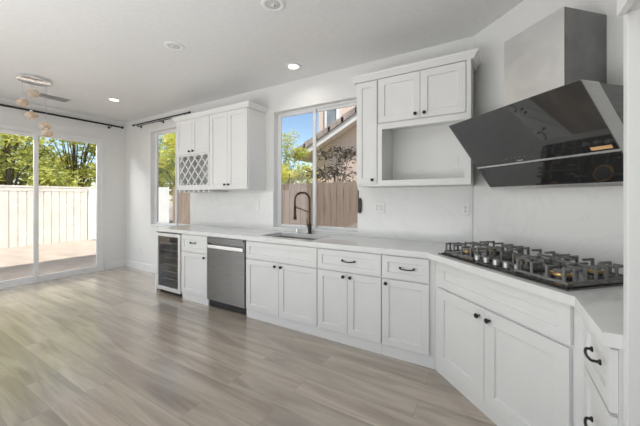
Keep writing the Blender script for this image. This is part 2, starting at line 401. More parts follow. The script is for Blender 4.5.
# sink cabinet
c, w = base_cabinet('base_cabinet', 'white double-door sink base cabinet with a plain false front', -2.441, -1.494, sinkbase=True)
front(c, 'false_front', -w+.012, w-.003, .668, .858, st=.05)
front(c, 'door', -w+.012, .004, .10, .66, knob_at=(-.035, .623))
front(c, 'door', .004, w-.003, .10, .66, knob_at=(.043, .623))
c, w = base_cabinet('base_cabinet', 'white base cabinet right of the sink, one drawer over two doors', -1.494, -.852)
front(c, 'drawer', -w+.003, w-.003, .668, .858, pull_at=(.01, .77, .12), st=.05)
front(c, 'door', -w+.003, 0, .10, .66, knob_at=(-.035, .625))
front(c, 'door', 0, w-.003, .10, .66, knob_at=(.035, .625))
c, w = base_cabinet('base_cabinet', 'white single-door base cabinet with drawer beside the diagonal corner', -.852, -.425)
front(c, 'drawer', -w+.003, w-.04, .668, .858, pull_at=(-.0, .765, .11), st=.05)
front(c, 'door', -w+.003, w-.04, .10, .66, knob_at=(-w+.042, .625))

# dishwasher
def dishwasher():
    x0, x1 = -3.081, -2.445; w = (x1-x0)/2
    t = thing('dishwasher', 'dark stainless steel dishwasher between the white base cabinets', 'dishwasher', ((x0+x1)/2, FY-.004, 0))
    bm = bmn(); box(bm, -w+.004, w-.004, .03, DEPTH, .012, .866); obj('body', bm, 'dark', t)
    bm = bmn(); box(bm, -w+.003, w-.003, 0, .028, .095, .725); box(bm, -w+.003, w-.003, .022, .028, .725, .79); box(bm, -w+.003, -w+.02, 0, .028, .725, .79); box(bm, w-.02, w-.003, 0, .028, .725, .79); obj('door', bm, 'steel_dark', t, .002)
    bm = bmn(); box(bm, -w+.003, w-.003, 0, .028, .79, .862); obj('control_strip', bm, 'steel_dark', t, .002)
    bm = bmn(); prism(bm, [(-.012, .732), (.002, .722), (.02, .722), (.02, .752), (-.012, .752+.018)], 'x', -w+.02, w-.02)
    tag(obj('handle', bm, 'steel_light', t, .002), 'bright steel pocket handle bar', None)
    bm = bmn(); lathe(bm, [(.009, 0), (.009, .008), (.004, .012), (0, .012)], (w-.012, 0, .846), (0, -1, 0), 12); obj('latch', bm, 'black_metal', t, smooth=True)
dishwasher()

# wine cooler
def wine_cooler():
    x0, x1 = -4.165, -3.618; w = (x1-x0)/2
    t = thing('wine_cooler', 'small stainless wine cooler with a glass door at the end of the counter', 'wine cooler', ((x0+x1)/2, FY-.01, 0))
    bm = bmn()
    box(bm, -w, -w+.03, .04, DEPTH, .06, .85); box(bm, w-.03, w, .04, DEPTH, .06, .85); box(bm, -w+.03, w-.03, .04, DEPTH, .06, .09); box(bm, -w+.03, w-.03, .04, DEPTH, .82, .85)
    box(bm, -w+.03, w-.03, DEPTH-.03, DEPTH, .09, .82); obj('body', bm, 'fridge_in', t)
    bm = bmn(); frame_box(bm, -w, w, .062, .852, .045, 0, .036, .05); d = obj('door_frame', bm, 'steel_light', t, .003)
    bm = bmn(); box(bm, -w+.045, w-.045, .012, .018, .112, .807); obj('glass', bm, 'cooler_glass', d)
    for z in (.20, .30, .40, .50, .60, .70):
        bm = bmn(); box(bm, -w+.034, w-.034, .055, .07, z, z+.016)
        for k in range(7):
            x = -w+.06+k*(2*w-.12)/6; tube(bm, [(x, .06, z+.008), (x, DEPTH-.05, z+.008)], .003, 6)
        box(bm, -w+.034, w-.034, DEPTH-.06, DEPTH-.05, z, z+.016)
        tag(obj('shelf', bm, 'steel', t), 'pale metal shelf', None)
    bm = bmn(); box(bm, -w+.02, w-.02, .05, .07, .012, .058)
    for k in range(12): box(bm, -w+.03+k*.04, -w+.05+k*.04, .044, .05, .02, .05)
    obj('toe_grille', bm, 'dark', t)
    for sx in (-1, 1):
        bm = bmn(); lathe(bm, [(.018, 0), (.018, .012), (.01, .014), (.01, .06)], (sx*(w-.05), .1, 0), (0, 0, 1), 12); obj('foot', bm, 'black_metal', t, smooth=True)
wine_cooler()
bm = bmn(); box(bm, -4.205, -4.172, FY+.0, YB-.017, 0, .868); tag(obj('end_panel', bm, 'cab', None, .002), 'white end panel at the far left of the counter', 'cabinet panel')

# --- diagonal cabinet under the cooktop
A = -PI/4
sL, sR = -2.005, -1.008
cx_, cy_ = SD((sL+sR)/2, .595)
t = thing('corner_cabinet', 'wide white diagonal base cabinet under the cooktop', 'base cabinet', (cx_, cy_, 0), A)
w = (sR-sL)/2
bm = bmn()
def to_diag(x, y): return ((x-y)/Q-(sL+sR)/2, .595-(W-x-y)/Q)
prism(bm, [to_diag(*p) for p in ((-.424, 2.456), (-.424, 3.036), (-.20, 3.036), (.914, 1.922), (.914, 1.706), (.326, 1.706))], 'z', 0, .868)
obj('carcass', bm, 'cab', t)
front(t, 'false_front', -w+.04, w-.015, .675, .862, st=.058)
front(t, 'door', -w+.02, -.018, .085, .662, knob_at=(-.018-.038, .607), st=.075)
front(t, 'door', -.018, w-.02, .085, .662, knob_at=(-.018+.045, .607), st=.075)

# --- drawer stack on the right run
def right_frame(name, label, cat, ycen, xface): return thing(name, label, cat, (xface, ycen, 0), -PI/2)
yd0, yd1 = 1.285, 1.665
t = right_frame('drawer_cabinet', 'slim white drawer stack with black bow handles at the right of the cooktop', 'base cabinet', (yd0+yd1)/2, .305)
w = (yd1-yd0)/2
bm = bmn(); box(bm, -w-.039, w, .0205, XR-.305-.004, 0, .868); obj('carcass', bm, 'cab', t)
for z0, z1 in ((.655, .862), (.385, .645), (.095, .375)):
    front(t, 'drawer', -w+.03, w-.004, z0, z1, pull_at=(.035, {.655: .77, .385: .505, .095: .24}[z0], .105), st=.05, big=False)

# --- countertops
SX0, SX1, SY0, SY1 = -2.31, -1.595, 2.535, 2.915     # sink cut-out
bm = bmn(); YC = 2.418; z0, z1 = .870, CT
yb = YB-.014
for (a0, a1, b0, b1) in ((-4.215, SX0, YC, yb), (SX0, SX1, YC, SY0), (SX0, SX1, SY1, yb), (SX1, -.468, YC, yb)): box(bm, a0, a1, b0, b1, z0, z1)
e = .014*Q
ax_, ay_ = SD(-2.027, .642)
poly = [(ax_, ay_), (.283, 1.667), (.283, 1.275), (XR-.002, 1.275), (XR-.002, W-e-XR+.002), (W-e-yb, yb), (ax_, yb)]
prism(bm, poly, 'z', z0, z1)
bmesh.ops.remove_doubles(bm, verts=bm.verts[:], dist=.0005)
ct = obj('countertop', bm, 'counter'); tag(ct, 'white quartz countertop running from the far window round the corner', 'countertop')

# sink
t = thing('sink', 'stainless steel undermount sink below the kitchen window', 'sink', ((SX0+SX1)/2, (SY0+SY1)/2, .66))
bm = bmn(); sw, sd = (SX1-SX0)/2, (SY1-SY0)/2
def rr(hw, hd, r, z, n=5):
    out = []
    for cxx, cyy, a0 in ((hw-r, hd-r, 0), (-hw+r, hd-r, 90), (-hw+r, -hd+r, 180), (hw-r, -hd+r, 270)):
        for i in range(n+1):
            a = R(a0+90*i/n); out.append(bm.verts.new((cxx+r*math.cos(a), cyy+r*math.sin(a), z)))
    return out
L1 = rr(sw+.02, sd+.02, .05, .209); L2 = rr(sw-.004, sd-.004, .05, .209); L3 = rr(sw-.012, sd-.012, .05, .03); L4 = rr(sw-.05, sd-.05, .04, .004)
for a, b in ((L1, L2), (L2, L3), (L3, L4)):
    for i in range(len(a)): bm.faces.new([a[i], a[(i+1) % len(a)], b[(i+1) % len(a)], b[i]])
bm.faces.new(L4)
o = obj('basin', bm, 'steel_basin', t, smooth=True); md = o.modifiers.new('solid', 'SOLIDIFY'); md.thickness = .0015
bm = bmn(); lathe(bm, [(.055, .006), (.055, .009), (.04, .007), (.0, .006)], (0, .05, 0)); obj('drain', bm, 'chrome', t, smooth=True)

# faucet
fx, fy = -1.735, 2.93
def faucet():
    t = thing('faucet', 'dark bronze spring-neck kitchen faucet behind the sink', 'faucet', (-1.93, 2.98, CT), R(216))
    k = 1.0
    bm = bmn(); lathe(bm, [(.028, 0), (.028, .006), (.022, .012), (.02, .03), (.024, .05), (.024, .10), (.016, .115), (.012, .13), (.012, .30)], seg=20); obj('base', bm, 'bronze', t, smooth=True)
    # arch in local x direction
    top = .40; rad = .088
    path = [(0, 0, .28+.12*i/8) for i in range(9)]
    for i in range(1, 17):
        a = PI*i/16; path.append((rad-rad*math.cos(a), 0, top+rad*math.sin(a)))
    path += [(2*rad, 0, top-.02*i) for i in range(1, 7)]
    bm = bmn(); tube(bm, path, .008, 8); obj('hose', bm, 'bronze', t, smooth=True)
    # spring coil around the arch
    P = [Vector(p) for p in path]; L = [0]
    for a, b in zip(P[:-1], P[1:]): L.append(L[-1]+(b-a).length)
    N = 620; pts = []
    for i in range(N+1):
        s = L[-1]*i/N; k_ = max(j for j in range(len(L)) if L[j] <= s+1e-9); k_ = min(k_, len(P)-2)
        f = (s-L[k_])/(L[k_+1]-L[k_]); p = P[k_].lerp(P[k_+1], f); d = (P[k_+1]-P[k_]).normalized()
        u = Vector((0, 1, 0)); v = d.cross(u); a = 2*PI*s/.011
        pts.append(p+u*math.cos(a)*.0112+v*math.sin(a)*.0112)
    bm = bmn(); tube(bm, pts, .0028, 5); obj('spring', bm, 'bronze', t, smooth=True)
    bm = bmn(); z = top-.12
    lathe(bm, [(.013, .05), (.015, .04), (.015, -.06), (.02, -.09), (.025, -.10), (.025, -.112), (0, -.112)][::-1], (2*rad, 0, z), seg=18); obj('spray_head', bm, 'bronze', t, smooth=True)
    bm = bmn(); tube(bm, [(0, 0, .25), (rad, 0, .285), (2*rad-.005, 0, .32)], .006, 8)
    tube(bm, [(2*rad+.02*math.cos(2*PI*i/16), .02*math.sin(2*PI*i/16), .32) for i in range(16)], .004, 6, closed=True); obj('support_arm', bm, 'bronze', t, smooth=True)
    bm = bmn(); tube(bm, [(.0, .0, .075), (.02, -.05, .078)], .014, 10); tube(bm, [(.02, -.045, .078), (.03, -.06, .12), (.032, -.065, .175)], [.006, .006, .008], 8); obj('lever', bm, 'bronze', t, smooth=True)
faucet()
t = thing('air_gap', 'small silver air gap cap on the counter left of the faucet', 'sink fitting', (-2.12, 2.99, CT))
bm = bmn(); lathe(bm, [(.022, 0), (.022, .004), (.016, .006), (.016, .048), (.012, .055), (0, .056)], seg=18); obj('cap', bm, 'chrome', t, smooth=True)

# --- backsplash
for x0, x1, lab in ((-4.249, WB2[0], 'white marble-look backsplash slab between the far window and the sink window'), (WB2[1], -.20, 'white marble-look backsplash slab right of the sink window')):
    bm = bmn(); box(bm, x0, x1, YB-.012, YB-.0005, CT+.0005, 1.418 if x0 < -4 else 1.449); tag(obj('backsplash', bm, 'marble'), lab, 'backsplash')
bm = bmn(); box(bm, WB2[0]+.001, WB2[1]-.001, YB-.0115, YB-.0008, CT+.0005, WB2[2]-.001); tag(obj('backsplash', bm, 'marble'), 'low white backsplash strip under the sink window', 'backsplash')
t = thing('backsplash', 'bright white backsplash slab on the diagonal wall under the hood', 'backsplash', (*SD(-1.5, 0), 0), A)
bm = bmn(); box(bm, -.774, .77, -.012, -.0005, CT+.0005, 1.447); obj('slab', bm, 'marble', t)

# ------------------------------------------------------------------ wall cabinets
UY = 2.70; UD = YB-UY
def crown(name, label, x0, x1, ybase, ztop, left=True, right=True):
    """flared crown moulding with mitred returns; world coordinates"""
    prof = [(0, 0), (.022, .0), (.023, .008), (.031, .018), (.042, .032), (.051, .042), (.054, .048), (.054, .060), (0, .060)]
    bm = bmn(); rows = []
    z0 = ztop-.06
    for o_, h_ in prof:
        pts = []
        xl = x0-(o_ if left else 0); xr = x1+(o_ if right else 0)
        pts = [(xl, YB-.001), (xl, ybase-o_), (xr, ybase-o_), (xr, YB-.001)]
        rows.append([bm.verts.new((p[0], p[1], z0+h_)) for p in pts])
    for a, b in zip(rows[:-1], rows[1:]):
        for i in range(3): bm.faces.new([a[i], a[i+1], b[i+1], b[i]])
    bm.faces.new([r for r in rows[-1]]); bm.faces.new(list(reversed(rows[0])))
    bm.faces.new([r[0] for r in rows]); bm.faces.new([r[3] for r in reversed(rows)])
    o = obj(name, bm, 'cab'); tag(o, label, 'moulding'); return o

def carcass_box(parent, w, z0, z1, depth, name='carcass'):
    bm = bmn(); box(bm, -w+.0008, w-.0008, .0205, depth-.001, z0, z1); return obj(name, bm, 'cab', parent, .001)

# left group
UZ = 1.452
def wine_rack_cabinet():
    x0, x1 = -4.125, -3.378; w = (x1-x0)/2; D = UD
    t = thing('wall_cabinet', 'white wall cabinet with a diamond lattice wine rack below two doors', 'wall cabinet', ((x0+x1)/2, UY, 0), 0, 'white wall cabinets')
    bm = bmn()
    box(bm, -w, w, .0205, D-.001, 1.955, 2.468)
    box(bm, -w, -w+.05, .0205, D-.001, UZ, 1.955); box(bm, w-.035, w-.0008, .0205, D-.001, UZ, 1.955)
    box(bm, -w+.05, w-.035, .0205, D-.001, UZ, 1.515); obj('carcass', bm, 'cab', t, .001)
    bm = bmn(); box(bm, -w+.05, w-.035, D-.03, D-.002, 1.515, 1.955); obj('rack_back', bm, 'lattice_in', t)
    front(t, 'door', -w+.008, 0, 1.965, 2.466, knob_at=(-.04, 2.005), st=.055)
    front(t, 'door', 0, w-.004, 1.965, 2.466, knob_at=(.04, 2.005), st=.055)
    # lattice: two layers of diagonal slats clipped to the opening
    bm = bmn(); X0, X1, Z0, Z1 = -w+.05, w-.035, 1.515, 1.955
    import itertools
    def slat(c, sgn, y0, y1, hw=.0085):
        sl = 1.12  # slope
        pts = []
        # line: z = sgn*sl*(x-c)+Zm ; clip
        Zm = (Z0+Z1)/2
        xs = []
        for zz in (Z0, Z1): xs.append(c+sgn*(zz-Zm)/sl)
        a, b = min(xs), max(xs)
        a_, b_ = max(a, X0), min(b, X1)
        if b_-a_ < .01: return
        f = lambda x: Zm+sgn*sl*(x-c)
        dx, dz = 1, sgn*sl; L = math.hypot(dx, dz); nx, nz = -dz/L*hw, dx/L*hw
        prism(bm, [(a_+nx, f(a_)+nz), (a_-nx, f(a_)-nz), (b_-nx, f(b_)-nz), (b_+nx, f(b_)+nz)], 'y', y0, y1)
    n = 9
    for i in range(-n, n+1):
        slat(i*.150+.03, 1, .022, .034); slat(i*.150+.03, -1, .034, .046)
    box(bm, X0-.012, X0+.008, .012, .05, Z0-.012, Z1+.005); box(bm, X1-.008, X1+.012, .012, .05, Z0-.012, Z1+.005)
    box(bm, X0+.008, X1-.008, .012, .05, Z0-.012, Z0+.008); box(bm, X0+.008, X1-.008, .012, .05, Z1-.012, Z1+.005)
    obj('lattice', bm, 'cab', t)
    # stemware rails below
    for k in range(7):
        x = -w+.05+k*(2*w-.10)/6
        bm = bmn(); prism(bm, [(x-.010, UZ), (x-.010, UZ-.022), (x-.03, UZ-.022), (x-.03, UZ-.032), (x+.03, UZ-.032), (x+.03, UZ-.022), (x+.010, UZ-.022), (x+.010, UZ)], 'y', .03, D-.02)
        obj('stemware_rail', bm, 'cab', t)
wine_rack_cabinet()
x0, x1 = -3.378, -2.668; w = (x1-x0)/2
t = thing('wall_cabinet', 'tall white two-door wall cabinet left of the sink window', 'wall cabinet', ((x0+x1)/2, UY, 0), 0, 'white wall cabinets')
carcass_box(t, w, UZ, 2.468, UD)
front(t, 'door', -w+.004, -.002, UZ+.006, 2.466, knob_at=(-.037, 1.512), st=.06)
front(t, 'door', -.002, w-.006, UZ+.006, 2.466, knob_at=(.034, 1.512), st=.06)
crown('crown_moulding', 'white crown moulding on the left wall cabinets', -4.125, -2.668, UY+.0205, 2.529)

# right group
x0, x1 = -1.205, -.985; w = (x1-x0)/2
t = thing('wall_cabinet', 'narrow tall white wall cabinet right of the sink window', 'wall cabinet', ((x0+x1)/2, UY, 0), 0, 'white wall cabinets')
carcass_box(t, w, UZ, 2.468, UD)
front(t, 'door', -w+.004, w-.004, UZ+.02, 2.462, knob_at=(w-.045, 1.512), st=.055)
x0, x1 = -.985, -.192; w = (x1-x0)/2
t = thing('wall_cabinet', 'white wall cabinet with two doors over an open microwave niche', 'wall cabinet', ((x0+x1)/2, UY, 0), 0, 'white wall cabinets')
bm = bmn(); D = UD
box(bm, -w+.0008, w, .0205, D-.001, 2.035, 2.468)
box(bm, -w+.0008, -w+.045, .0, D-.001, UZ, 2.035); box(bm, w-.045, w, .0, D-.001, UZ, 2.035); box(bm, -w+.045, w-.045, .0, D-.001, UZ, 1.505)
box(bm, -w+.045, w-.045, 0, .02, 1.985, 2.035); box(bm, -w+.045, w-.045, D-.012, D-.001, 1.505, 2.035)
box(bm, w-.032, w, .0, .0205, 2.035, 2.467)
obj('carcass', bm, 'cab', t, .001)
front(t, 'door', -w+.006, -.004, 2.045, 2.462, knob_at=(-.042, 2.085), st=.06)
front(t, 'door', -.004, w-.036, 2.045, 2.462, knob_at=(.034, 2.085), st=.06)
bm = bmn(); box(bm, w-.20, w-.125, D-.018, D-.012, 1.62, 1.735)
for dz in (-.026, .026): box(bm, w-.176, w-.149, D-.021, D-.018, 1.677+dz-.014, 1.677+dz+.014)
o = obj('outlet_plate', bm, 'plastic', t, .0015)
crown('crown_moulding', 'white crown moulding on the right wall cabinets, ending in a mitred return', -1.205, -.192, UY+.0205, 2.529)

# ------------------------------------------------------------------ refrigerator niche: panel and bridge cabinet
bm = bmn(); box(bm, .331, XR-.001, 1.238, 1.272, 0, 2.50); tag(obj('refrigerator_panel', bm, 'cab', None, .002), 'tall white panel at the right edge, beside the empty refrigerator niche', 'cabinet panel')
bm = bmn(); box(bm, .331, XR-.001, .25, .285, 0, 2.50); tag(obj('refrigerator_panel', bm, 'cab', None, .002), 'tall white panel on the near side of the refrigerator niche', 'cabinet panel')
yc = (.285+1.238)/2; w = (1.238-.285)/2
t = thing('wall_cabinet', 'white cabinet bridging over the empty refrigerator niche', 'wall cabinet', (.305, yc, 0), -PI/2)
bm = bmn(); box(bm, -w+.001, w-.001, .0255, XR-.305-.002, 1.90, 2.50); obj('carcass', bm, 'cab', t)
front(t, 'door', -w-.012+.02, 0, 1.885, 2.47, knob_at=(-.04, 1.93)); front(t, 'door', 0, w-.01, 1.885, 2.47, knob_at=(.04, 1.93))

# ------------------------------------------------------------------ range hood
def hood():
    t = thing('range_hood', 'inclined black glass range hood with a steel chimney on the diagonal wall', 'range hood', (*SD(-1.508, 0), 1.40), A)
    w = .46; Z = -1.40
    # local y is -d ; outline in (y, z)
    f = lambda d, z: (-d, z+Z)
    bm = bmn(); prism(bm, [f(.500, 1.893), f(.100, 1.409), f(.03, 1.409), f(.03, 1.46), f(.385, 1.893)], 'x', -w, w)
    obj('slab', bm, 'steel', t, .002)
    bm = bmn(); prism(bm, [f(.383, 1.892), f(.015, 1.892), f(.015, 1.41), f(.029, 1.41), f(.029, 1.462)], 'x', -w+.01, w-.004)
    obj('body', bm, 'steel_dark', t, .002)
    # glass panels proud of the slab
    ux, uz = .400, .484; L = math.hypot(ux, uz); ux /= L; uz /= L; nx, nz = uz, -ux   # outward normal (d,z)
    def pt(a, off): return f(.100+ux*a+nx*off, 1.409+uz*a+nz*off)
    def panel(name, a0, a1, m, x0=-w, x1=w, off0=.0005, off1=.008, bev=.0015, label=None, parent=t):
        bm = bmn(); prism(bm, [pt(a0, off0), pt(a0, off1), pt(a1, off1), pt(a1, off0)], 'x', x0, x1); o = obj(name, bm, m, parent, bev)
        if label: o['label'] = label
        return o
    panel('bottom_trim', 0, .026, 'steel_light', label='pale steel lower trim')
    panel('glass_panel', .027, .214, 'black_glass', label='lower black glass panel')
    panel('trim_strip', .2145, .2265, 'steel_light', off1=.0095, label='bright steel strip between the panels')
    up = panel('glass_panel', .227, L, 'black_glass', label='upper black glass panel with touch controls')
    # touch marks and badge
    for k in range(5): panel('touch_mark', .262, .266, 'print', -.165+k*.034, -.160+k*.034, .008, .0086, 0, parent=up)
    panel('badge', .236, .244, 'print', -.095, -.05, .008, .0086, 0, parent=up)
    # orange label
    panel('sticker', .238, .258, 'label', .345, .44, .008, .0088, 0, 'orange and white label', parent=up)
    # chimney
    bm = bmn(); box(bm, -.142, .252, -.314, -.001, 1.893+Z, 2.392+Z); ch = obj('chimney', bm, 'chimney_shaded', t, .004)
    bm = bmn(); box(bm, -.142, .250, -.318, -.3145, 1.895+Z, 2.391+Z); o = obj('lit_front', bm, 'chimney', ch, .001); o['label'] = 'smudged steel front of the chimney, bright reflection put into its pale colour'
hood()

# ------------------------------------------------------------------ cooktop
def cooktop():
    t = thing('gas_cooktop', 'black five-burner gas cooktop with cast iron grates and brass burner rings', 'cooktop', (*SD(-1.51, .59), CT), A)
    w = .47; D = .51
    bm = bmn(); box(bm, -w, w, 0, D, 0, .007); obj('glass_base', bm, 'black_glass', t, .003)
    bm = bmn(); box(bm, -w+.018, w-.018, .018, D-.018, .0072, .013); obj('tray', bm, 'tray', t, .004)
    def burner(x, y, r):
        bm = bmn(); lathe(bm, [(r*1.25, .013), (r*1.2, .020), (r*.95, .022), (r*.95, .030)], (x, y, 0), seg=24); b = obj('burner', bm, 'tray', t, smooth=True)
        bm = bmn(); lathe(bm, [(r*.92, .030), (r*1.0, .032), (r*1.0, .045), (r*.86, .048), (r*.8, .048)], (x, y, 0), seg=28); tag(obj('burner_ring', bm, 'brass', b, smooth=True), 'brass ring', None)
        bm = bmn(); lathe(bm, [(r*.78, .0482), (r*.8, .051), (r*.74, .056), (0, .057)], (x, y, 0), seg=24); obj('burner_cap', bm, 'iron', b, smooth=True)
    for x, y, r in ((-.33, .15, .036), (-.33, .375, .042), (.0, .29, .06), (.33, .15, .048), (.33, .375, .036)): burner(x, y, r)
    def grate(xa, xb, ya, yb, cx, cys):
        bm = bmn(); zt0, zt1 = .076, .088; t_ = .011; h = .0065
        box(bm, xa, xb, ya, ya+t_, .018, .031); box(bm, xa, xb, yb-t_, yb, .018, .031); box(bm, xa, xa+t_, ya+t_, yb-t_, .018, .031); box(bm, xb-t_, xb, ya+t_, yb-t_, .018, .031)
        for x in (xa, xb-t_):
            for y in (ya, yb-t_): box(bm, x, x+t_, y, y+t_, .0132, .018)
        n = 4
        for i in range(n):
            x = xa+.02+(xb-xa-.04)*i/(n-1); ln = .075 if i in (1, 2) else .11
            for s_ in (0, 1):
                y0 = ya if s_ == 0 else yb-t_
                box(bm, x-h, x+h, y0, y0+t_, .031, zt1)
                a, b = (ya+t_, ya+ln) if s_ == 0 else (yb-ln, yb-t_)
                box(bm, x-h, x+h, a, b, zt0, zt1)
        m = 3*len(cys)
        for i in range(m):
            y = ya+.05+(yb-ya-.10)*i/(m-1); ln = .085 if i % 3 == 1 else .06
            for s_ in (0, 1):
                x0 = xa if s_ == 0 else xb-t_
                box(bm, x0, x0+t_, y-h, y+h, .031, zt1)
                a, b = (xa+t_, xa+ln) if s_ == 0 else (xb-ln, xb-t_)
                box(bm, a, b, y-h, y+h, zt0, zt1)
        if len(cys) > 1:
            ym = (ya+yb)/2; box(bm, xa+t_, xb-t_, ym-.006, ym+.006, zt0-.002, zt1-.002)
            for q in (-1, 1): box(bm, cx-h, cx+h, *sorted((ym+q*.007, ym+q*.07)), zt0, zt1)
        obj('grate', bm, 'iron', t, .0015, seg=1)
    grate(-.445, -.158, .035, .475, -.33, (.15, .375))
    grate(-.152, .152, .15, .475, 0, (.3,))
    grate(.158, .445, .035, .475, .33, (.15, .375))
    for k in range(5):
        x = -.145+k*.075
        bm = bmn(); lathe(bm, [(.021, .0131), (.021, .017), (.018, .018), (.018, .045), (.0165, .048), (0, .048)], (x, .065, 0), seg=20)
        box(bm, x-.003, x+.003, .065-.017, .065+.017, .047, .052)
        kb = obj('knob', bm, 'knob_steel', t, smooth=True)
        bm = bmn(); lathe(bm, [(.024, .0131), (.024, .0165), (.0215, .0165)], (x, .065, 0), seg=20); obj('knob_collar', bm, 'black_metal', kb, smooth=True)
cooktop()

# ------------------------------------------------------------------ switches, outlets, window latch
def plate(label, x, z, gang=1, kind='outlet', y=YB-.0125):
    w = .036 if gang == 1 else .06
    t = thing('wall_outlet' if kind == 'outlet' else 'light_switch', label, 'outlet' if kind == 'outlet' else 'switch', (x, y, z), 0, 'white wall outlets' if kind == 'outlet' else None)
    bm = bmn(); box(bm, -w, w, -.005, 0, -.058, .058); obj('cover_plate', bm, 'plastic', t, .002)
    for g in range(gang):
        cx = 0 if gang == 1 else (-.024+.048*g)
        bm = bmn(); box(bm, cx-.016, cx+.016, -.0075, -.0052, -.033, .033)
        o = obj('receptacle' if kind == 'outlet' else 'rocker', bm, 'plastic', t, .001)
        if kind == 'outlet':
            for dz in (-.016, .016):
                bm = bmn(); lathe(bm, [(.0115, .0077), (.011, .0086), (0, .0086)], (cx, 0, dz), (0, -1, 0), 14); obj('socket', bm, 'socket', o, smooth=True)
plate('white light switch on the backsplash left of the sink window', -2.80, 1.235, 1, 'switch')
plate('white double outlet on the backsplash beside the black window latch', -1.085, 1.235, 2)
plate('white single outlet on the backsplash near the diagonal corner', -.262, 1.235, 1)
plate('white outlet low on the wall near the sliding door corner', -5.765, .365, 1, 'outlet', YB-.001)
t = thing('window_latch', 'black oval pull latch on the right edge of the sink window', 'latch', (-1.312, YB-.0125, 1.255))
bm = bmn(); box(bm, -.016, -.006, -.006, -.0005, -.08, .17); obj('backplate', bm, 'black_metal', t, .002)
bm = bmn()
pts = [(.012+.02*math.cos(a)*1, .055*math.sin(a)+(.03 if math.sin(a) > 0 else -.03)) for a in [2*PI*i/24 for i in range(24)]]
prism(bm, pts, 'y', -.022, -.0005); obj('grip', bm, 'black_metal', t, .004)

# ------------------------------------------------------------------ curtain rods
def rod(label, p0, p1, off, double=False, ends=(True, True)):
    """rod from p0 to p1, standing off the wall along vector off"""
    t = thing('curtain_rod', label, 'curtain rod', p0)
    P0 = Vector((0, 0, 0)); P1 = Vector(p1)-Vector(p0); d = P1.normalized(); off = Vector(off)
    bm = bmn(); tube(bm, [P0, P1], .016 if not double else .011, 12); obj('rod', bm, 'black_metal', t, smooth=True)
    if double:
        o2 = -off*.5; bm = bmn(); tube(bm, [P0+o2+d*.05+Vector((0, 0, -.012)), P1+o2-d*.05+Vector((0, 0, -.012))], .007, 10); obj('rod', bm, 'black_metal', t, smooth=True)
    for e, P, s in ((ends[0], P0, -1), (ends[1], P1, 1)):
        if e:
            bm = bmn(); r = .026 if not double else .019
            lathe(bm, [(.012, 0), (.014, .006)]+[(r*math.sin(a), .012+r-r*math.cos(a)) for a in [PI*(.2+.8*i/8) for i in range(8)]]+[(0, .012+2*r)], P, d*s, 14); obj('finial', bm, 'black_metal', t, smooth=True)
    n = 3
    for i in range(n):
        P = P0.lerp(P1, (.06, .5, .94)[i]); W_ = P-off
        bm = bmn(); tube(bm, [P+Vector((0, 0, -.014)), P+Vector((0, 0, -.03)), W_+Vector((0, 0, -.03))], .006, 8)
        lathe(bm, [(.022, 0), (.022, .006), (.008, .01)], W_+Vector((0, 0, -.03)), off, 12); obj('bracket', bm, 'black_metal', t, smooth=True)
rod('long black curtain rod above the sliding glass door', (XL+.09, .35, 2.685), (XL+.09, 2.90, 2.685), (.089, 0, 0))
rod('double black curtain rod above the narrow far window', (-5.79, YB-.08, 2.685), (-4.20, YB-.08, 2.685), (0, -.079, 0), True)

# ------------------------------------------------------------------ ceiling fittings
def downlight(label, x, y, on):
    t = thing('recessed_light', label, 'recessed light', (x, y, H), 0, 'recessed ceiling lights')
    bm = bmn(); n = 28
    prof = [(.060, -.0005), (.088, -.0005), (.090, -.004), (.086, -.007), (.064, -.009), (.056, -.004)]
    rings = [[bm.verts.new((r*math.cos(2*PI*i/n), r*math.sin(2*PI*i/n), z)) for i in range(n)] for r, z in prof]
    for a, b in zip(rings, rings[1:]+rings[:1]):
        for i in range(n): bm.faces.new([a[i], a[(i+1) % n], b[(i+1) % n], b[i]])
    obj('trim_ring', bm, 'trim', t, smooth=True)
    bm = bmn(); lathe(bm, [(0, -.0055), (.03, -.005), (.0555, -.003), (.0555, -.0005)], seg=24)
    o = obj('lens', bm, 'lamp_on' if on else 'socket', t, smooth=True)
    if not on:
        bm = bmn(); lathe(bm, [(0, -.016), (.014, -.014), (.018, -.006), (.018, -.004)], seg=16); obj('bulb', bm, 'chrome', t, smooth=True)
    else:
        d = bpy.data.lights.new('lamp', 'AREA'); d.shape = 'DISK'; d.size = .11; d.energy = 1.2; d.color = (1, .96, .90); d.spread = R(150)
        lo = bpy.data.objects.new('lamp', d); col.objects.link(lo); lo.parent = t; lo.location = (0, 0, -.02)
    return t
downlight('unlit recessed ceiling light nearest the pendant, over the open floor', -2.69, 1.745, False)
downlight('lit recessed ceiling light in front of the sink window', -1.967, 2.719-.02, True)
downlight('unlit recessed ceiling light at the top edge of the view', -1.464, 1.753, False)
downlight('lit recessed ceiling light near the far corner of the room', -4.936, 2.239, True)
# the same fittings further back in the room
for x, y in ((-.4, -.6), (-2.4, -.8), (-4.6, -.8), (-.4, -2.4), (-2.4, -2.4), (-4.6, -2.4)):
    o = downlight('lit recessed ceiling light behind the viewer', x, y, True); o['group'] = 'ceiling lights behind the viewer'

t = thing('ceiling_vent', 'grey slatted air vent in the ceiling beside the pendant', 'vent', (-5.60, 1.73, H))
bm = bmn(); frame_box(bm, -.13, .13, -.19, .19, .015, 0, .006)
for v in bm.verts: v.co = Vector((v.co.x, v.co.z, -v.co.y-.0005))
obj('frame', bm, 'plastic', t)
bm = bmn()
for k in range(14):
    x = -.107+k*.0155; prism(bm, [(x, -.001), (x+.008, -.007), (x+.010, -.006), (x+.002, -.001)], 'y', -.175, .175)
obj('louvre', bm, 'socket', t)
bm = bmn(); box(bm, -.115, .115, -.175, .175, -.0009, -.0004); obj('duct', bm, 'slot', t)

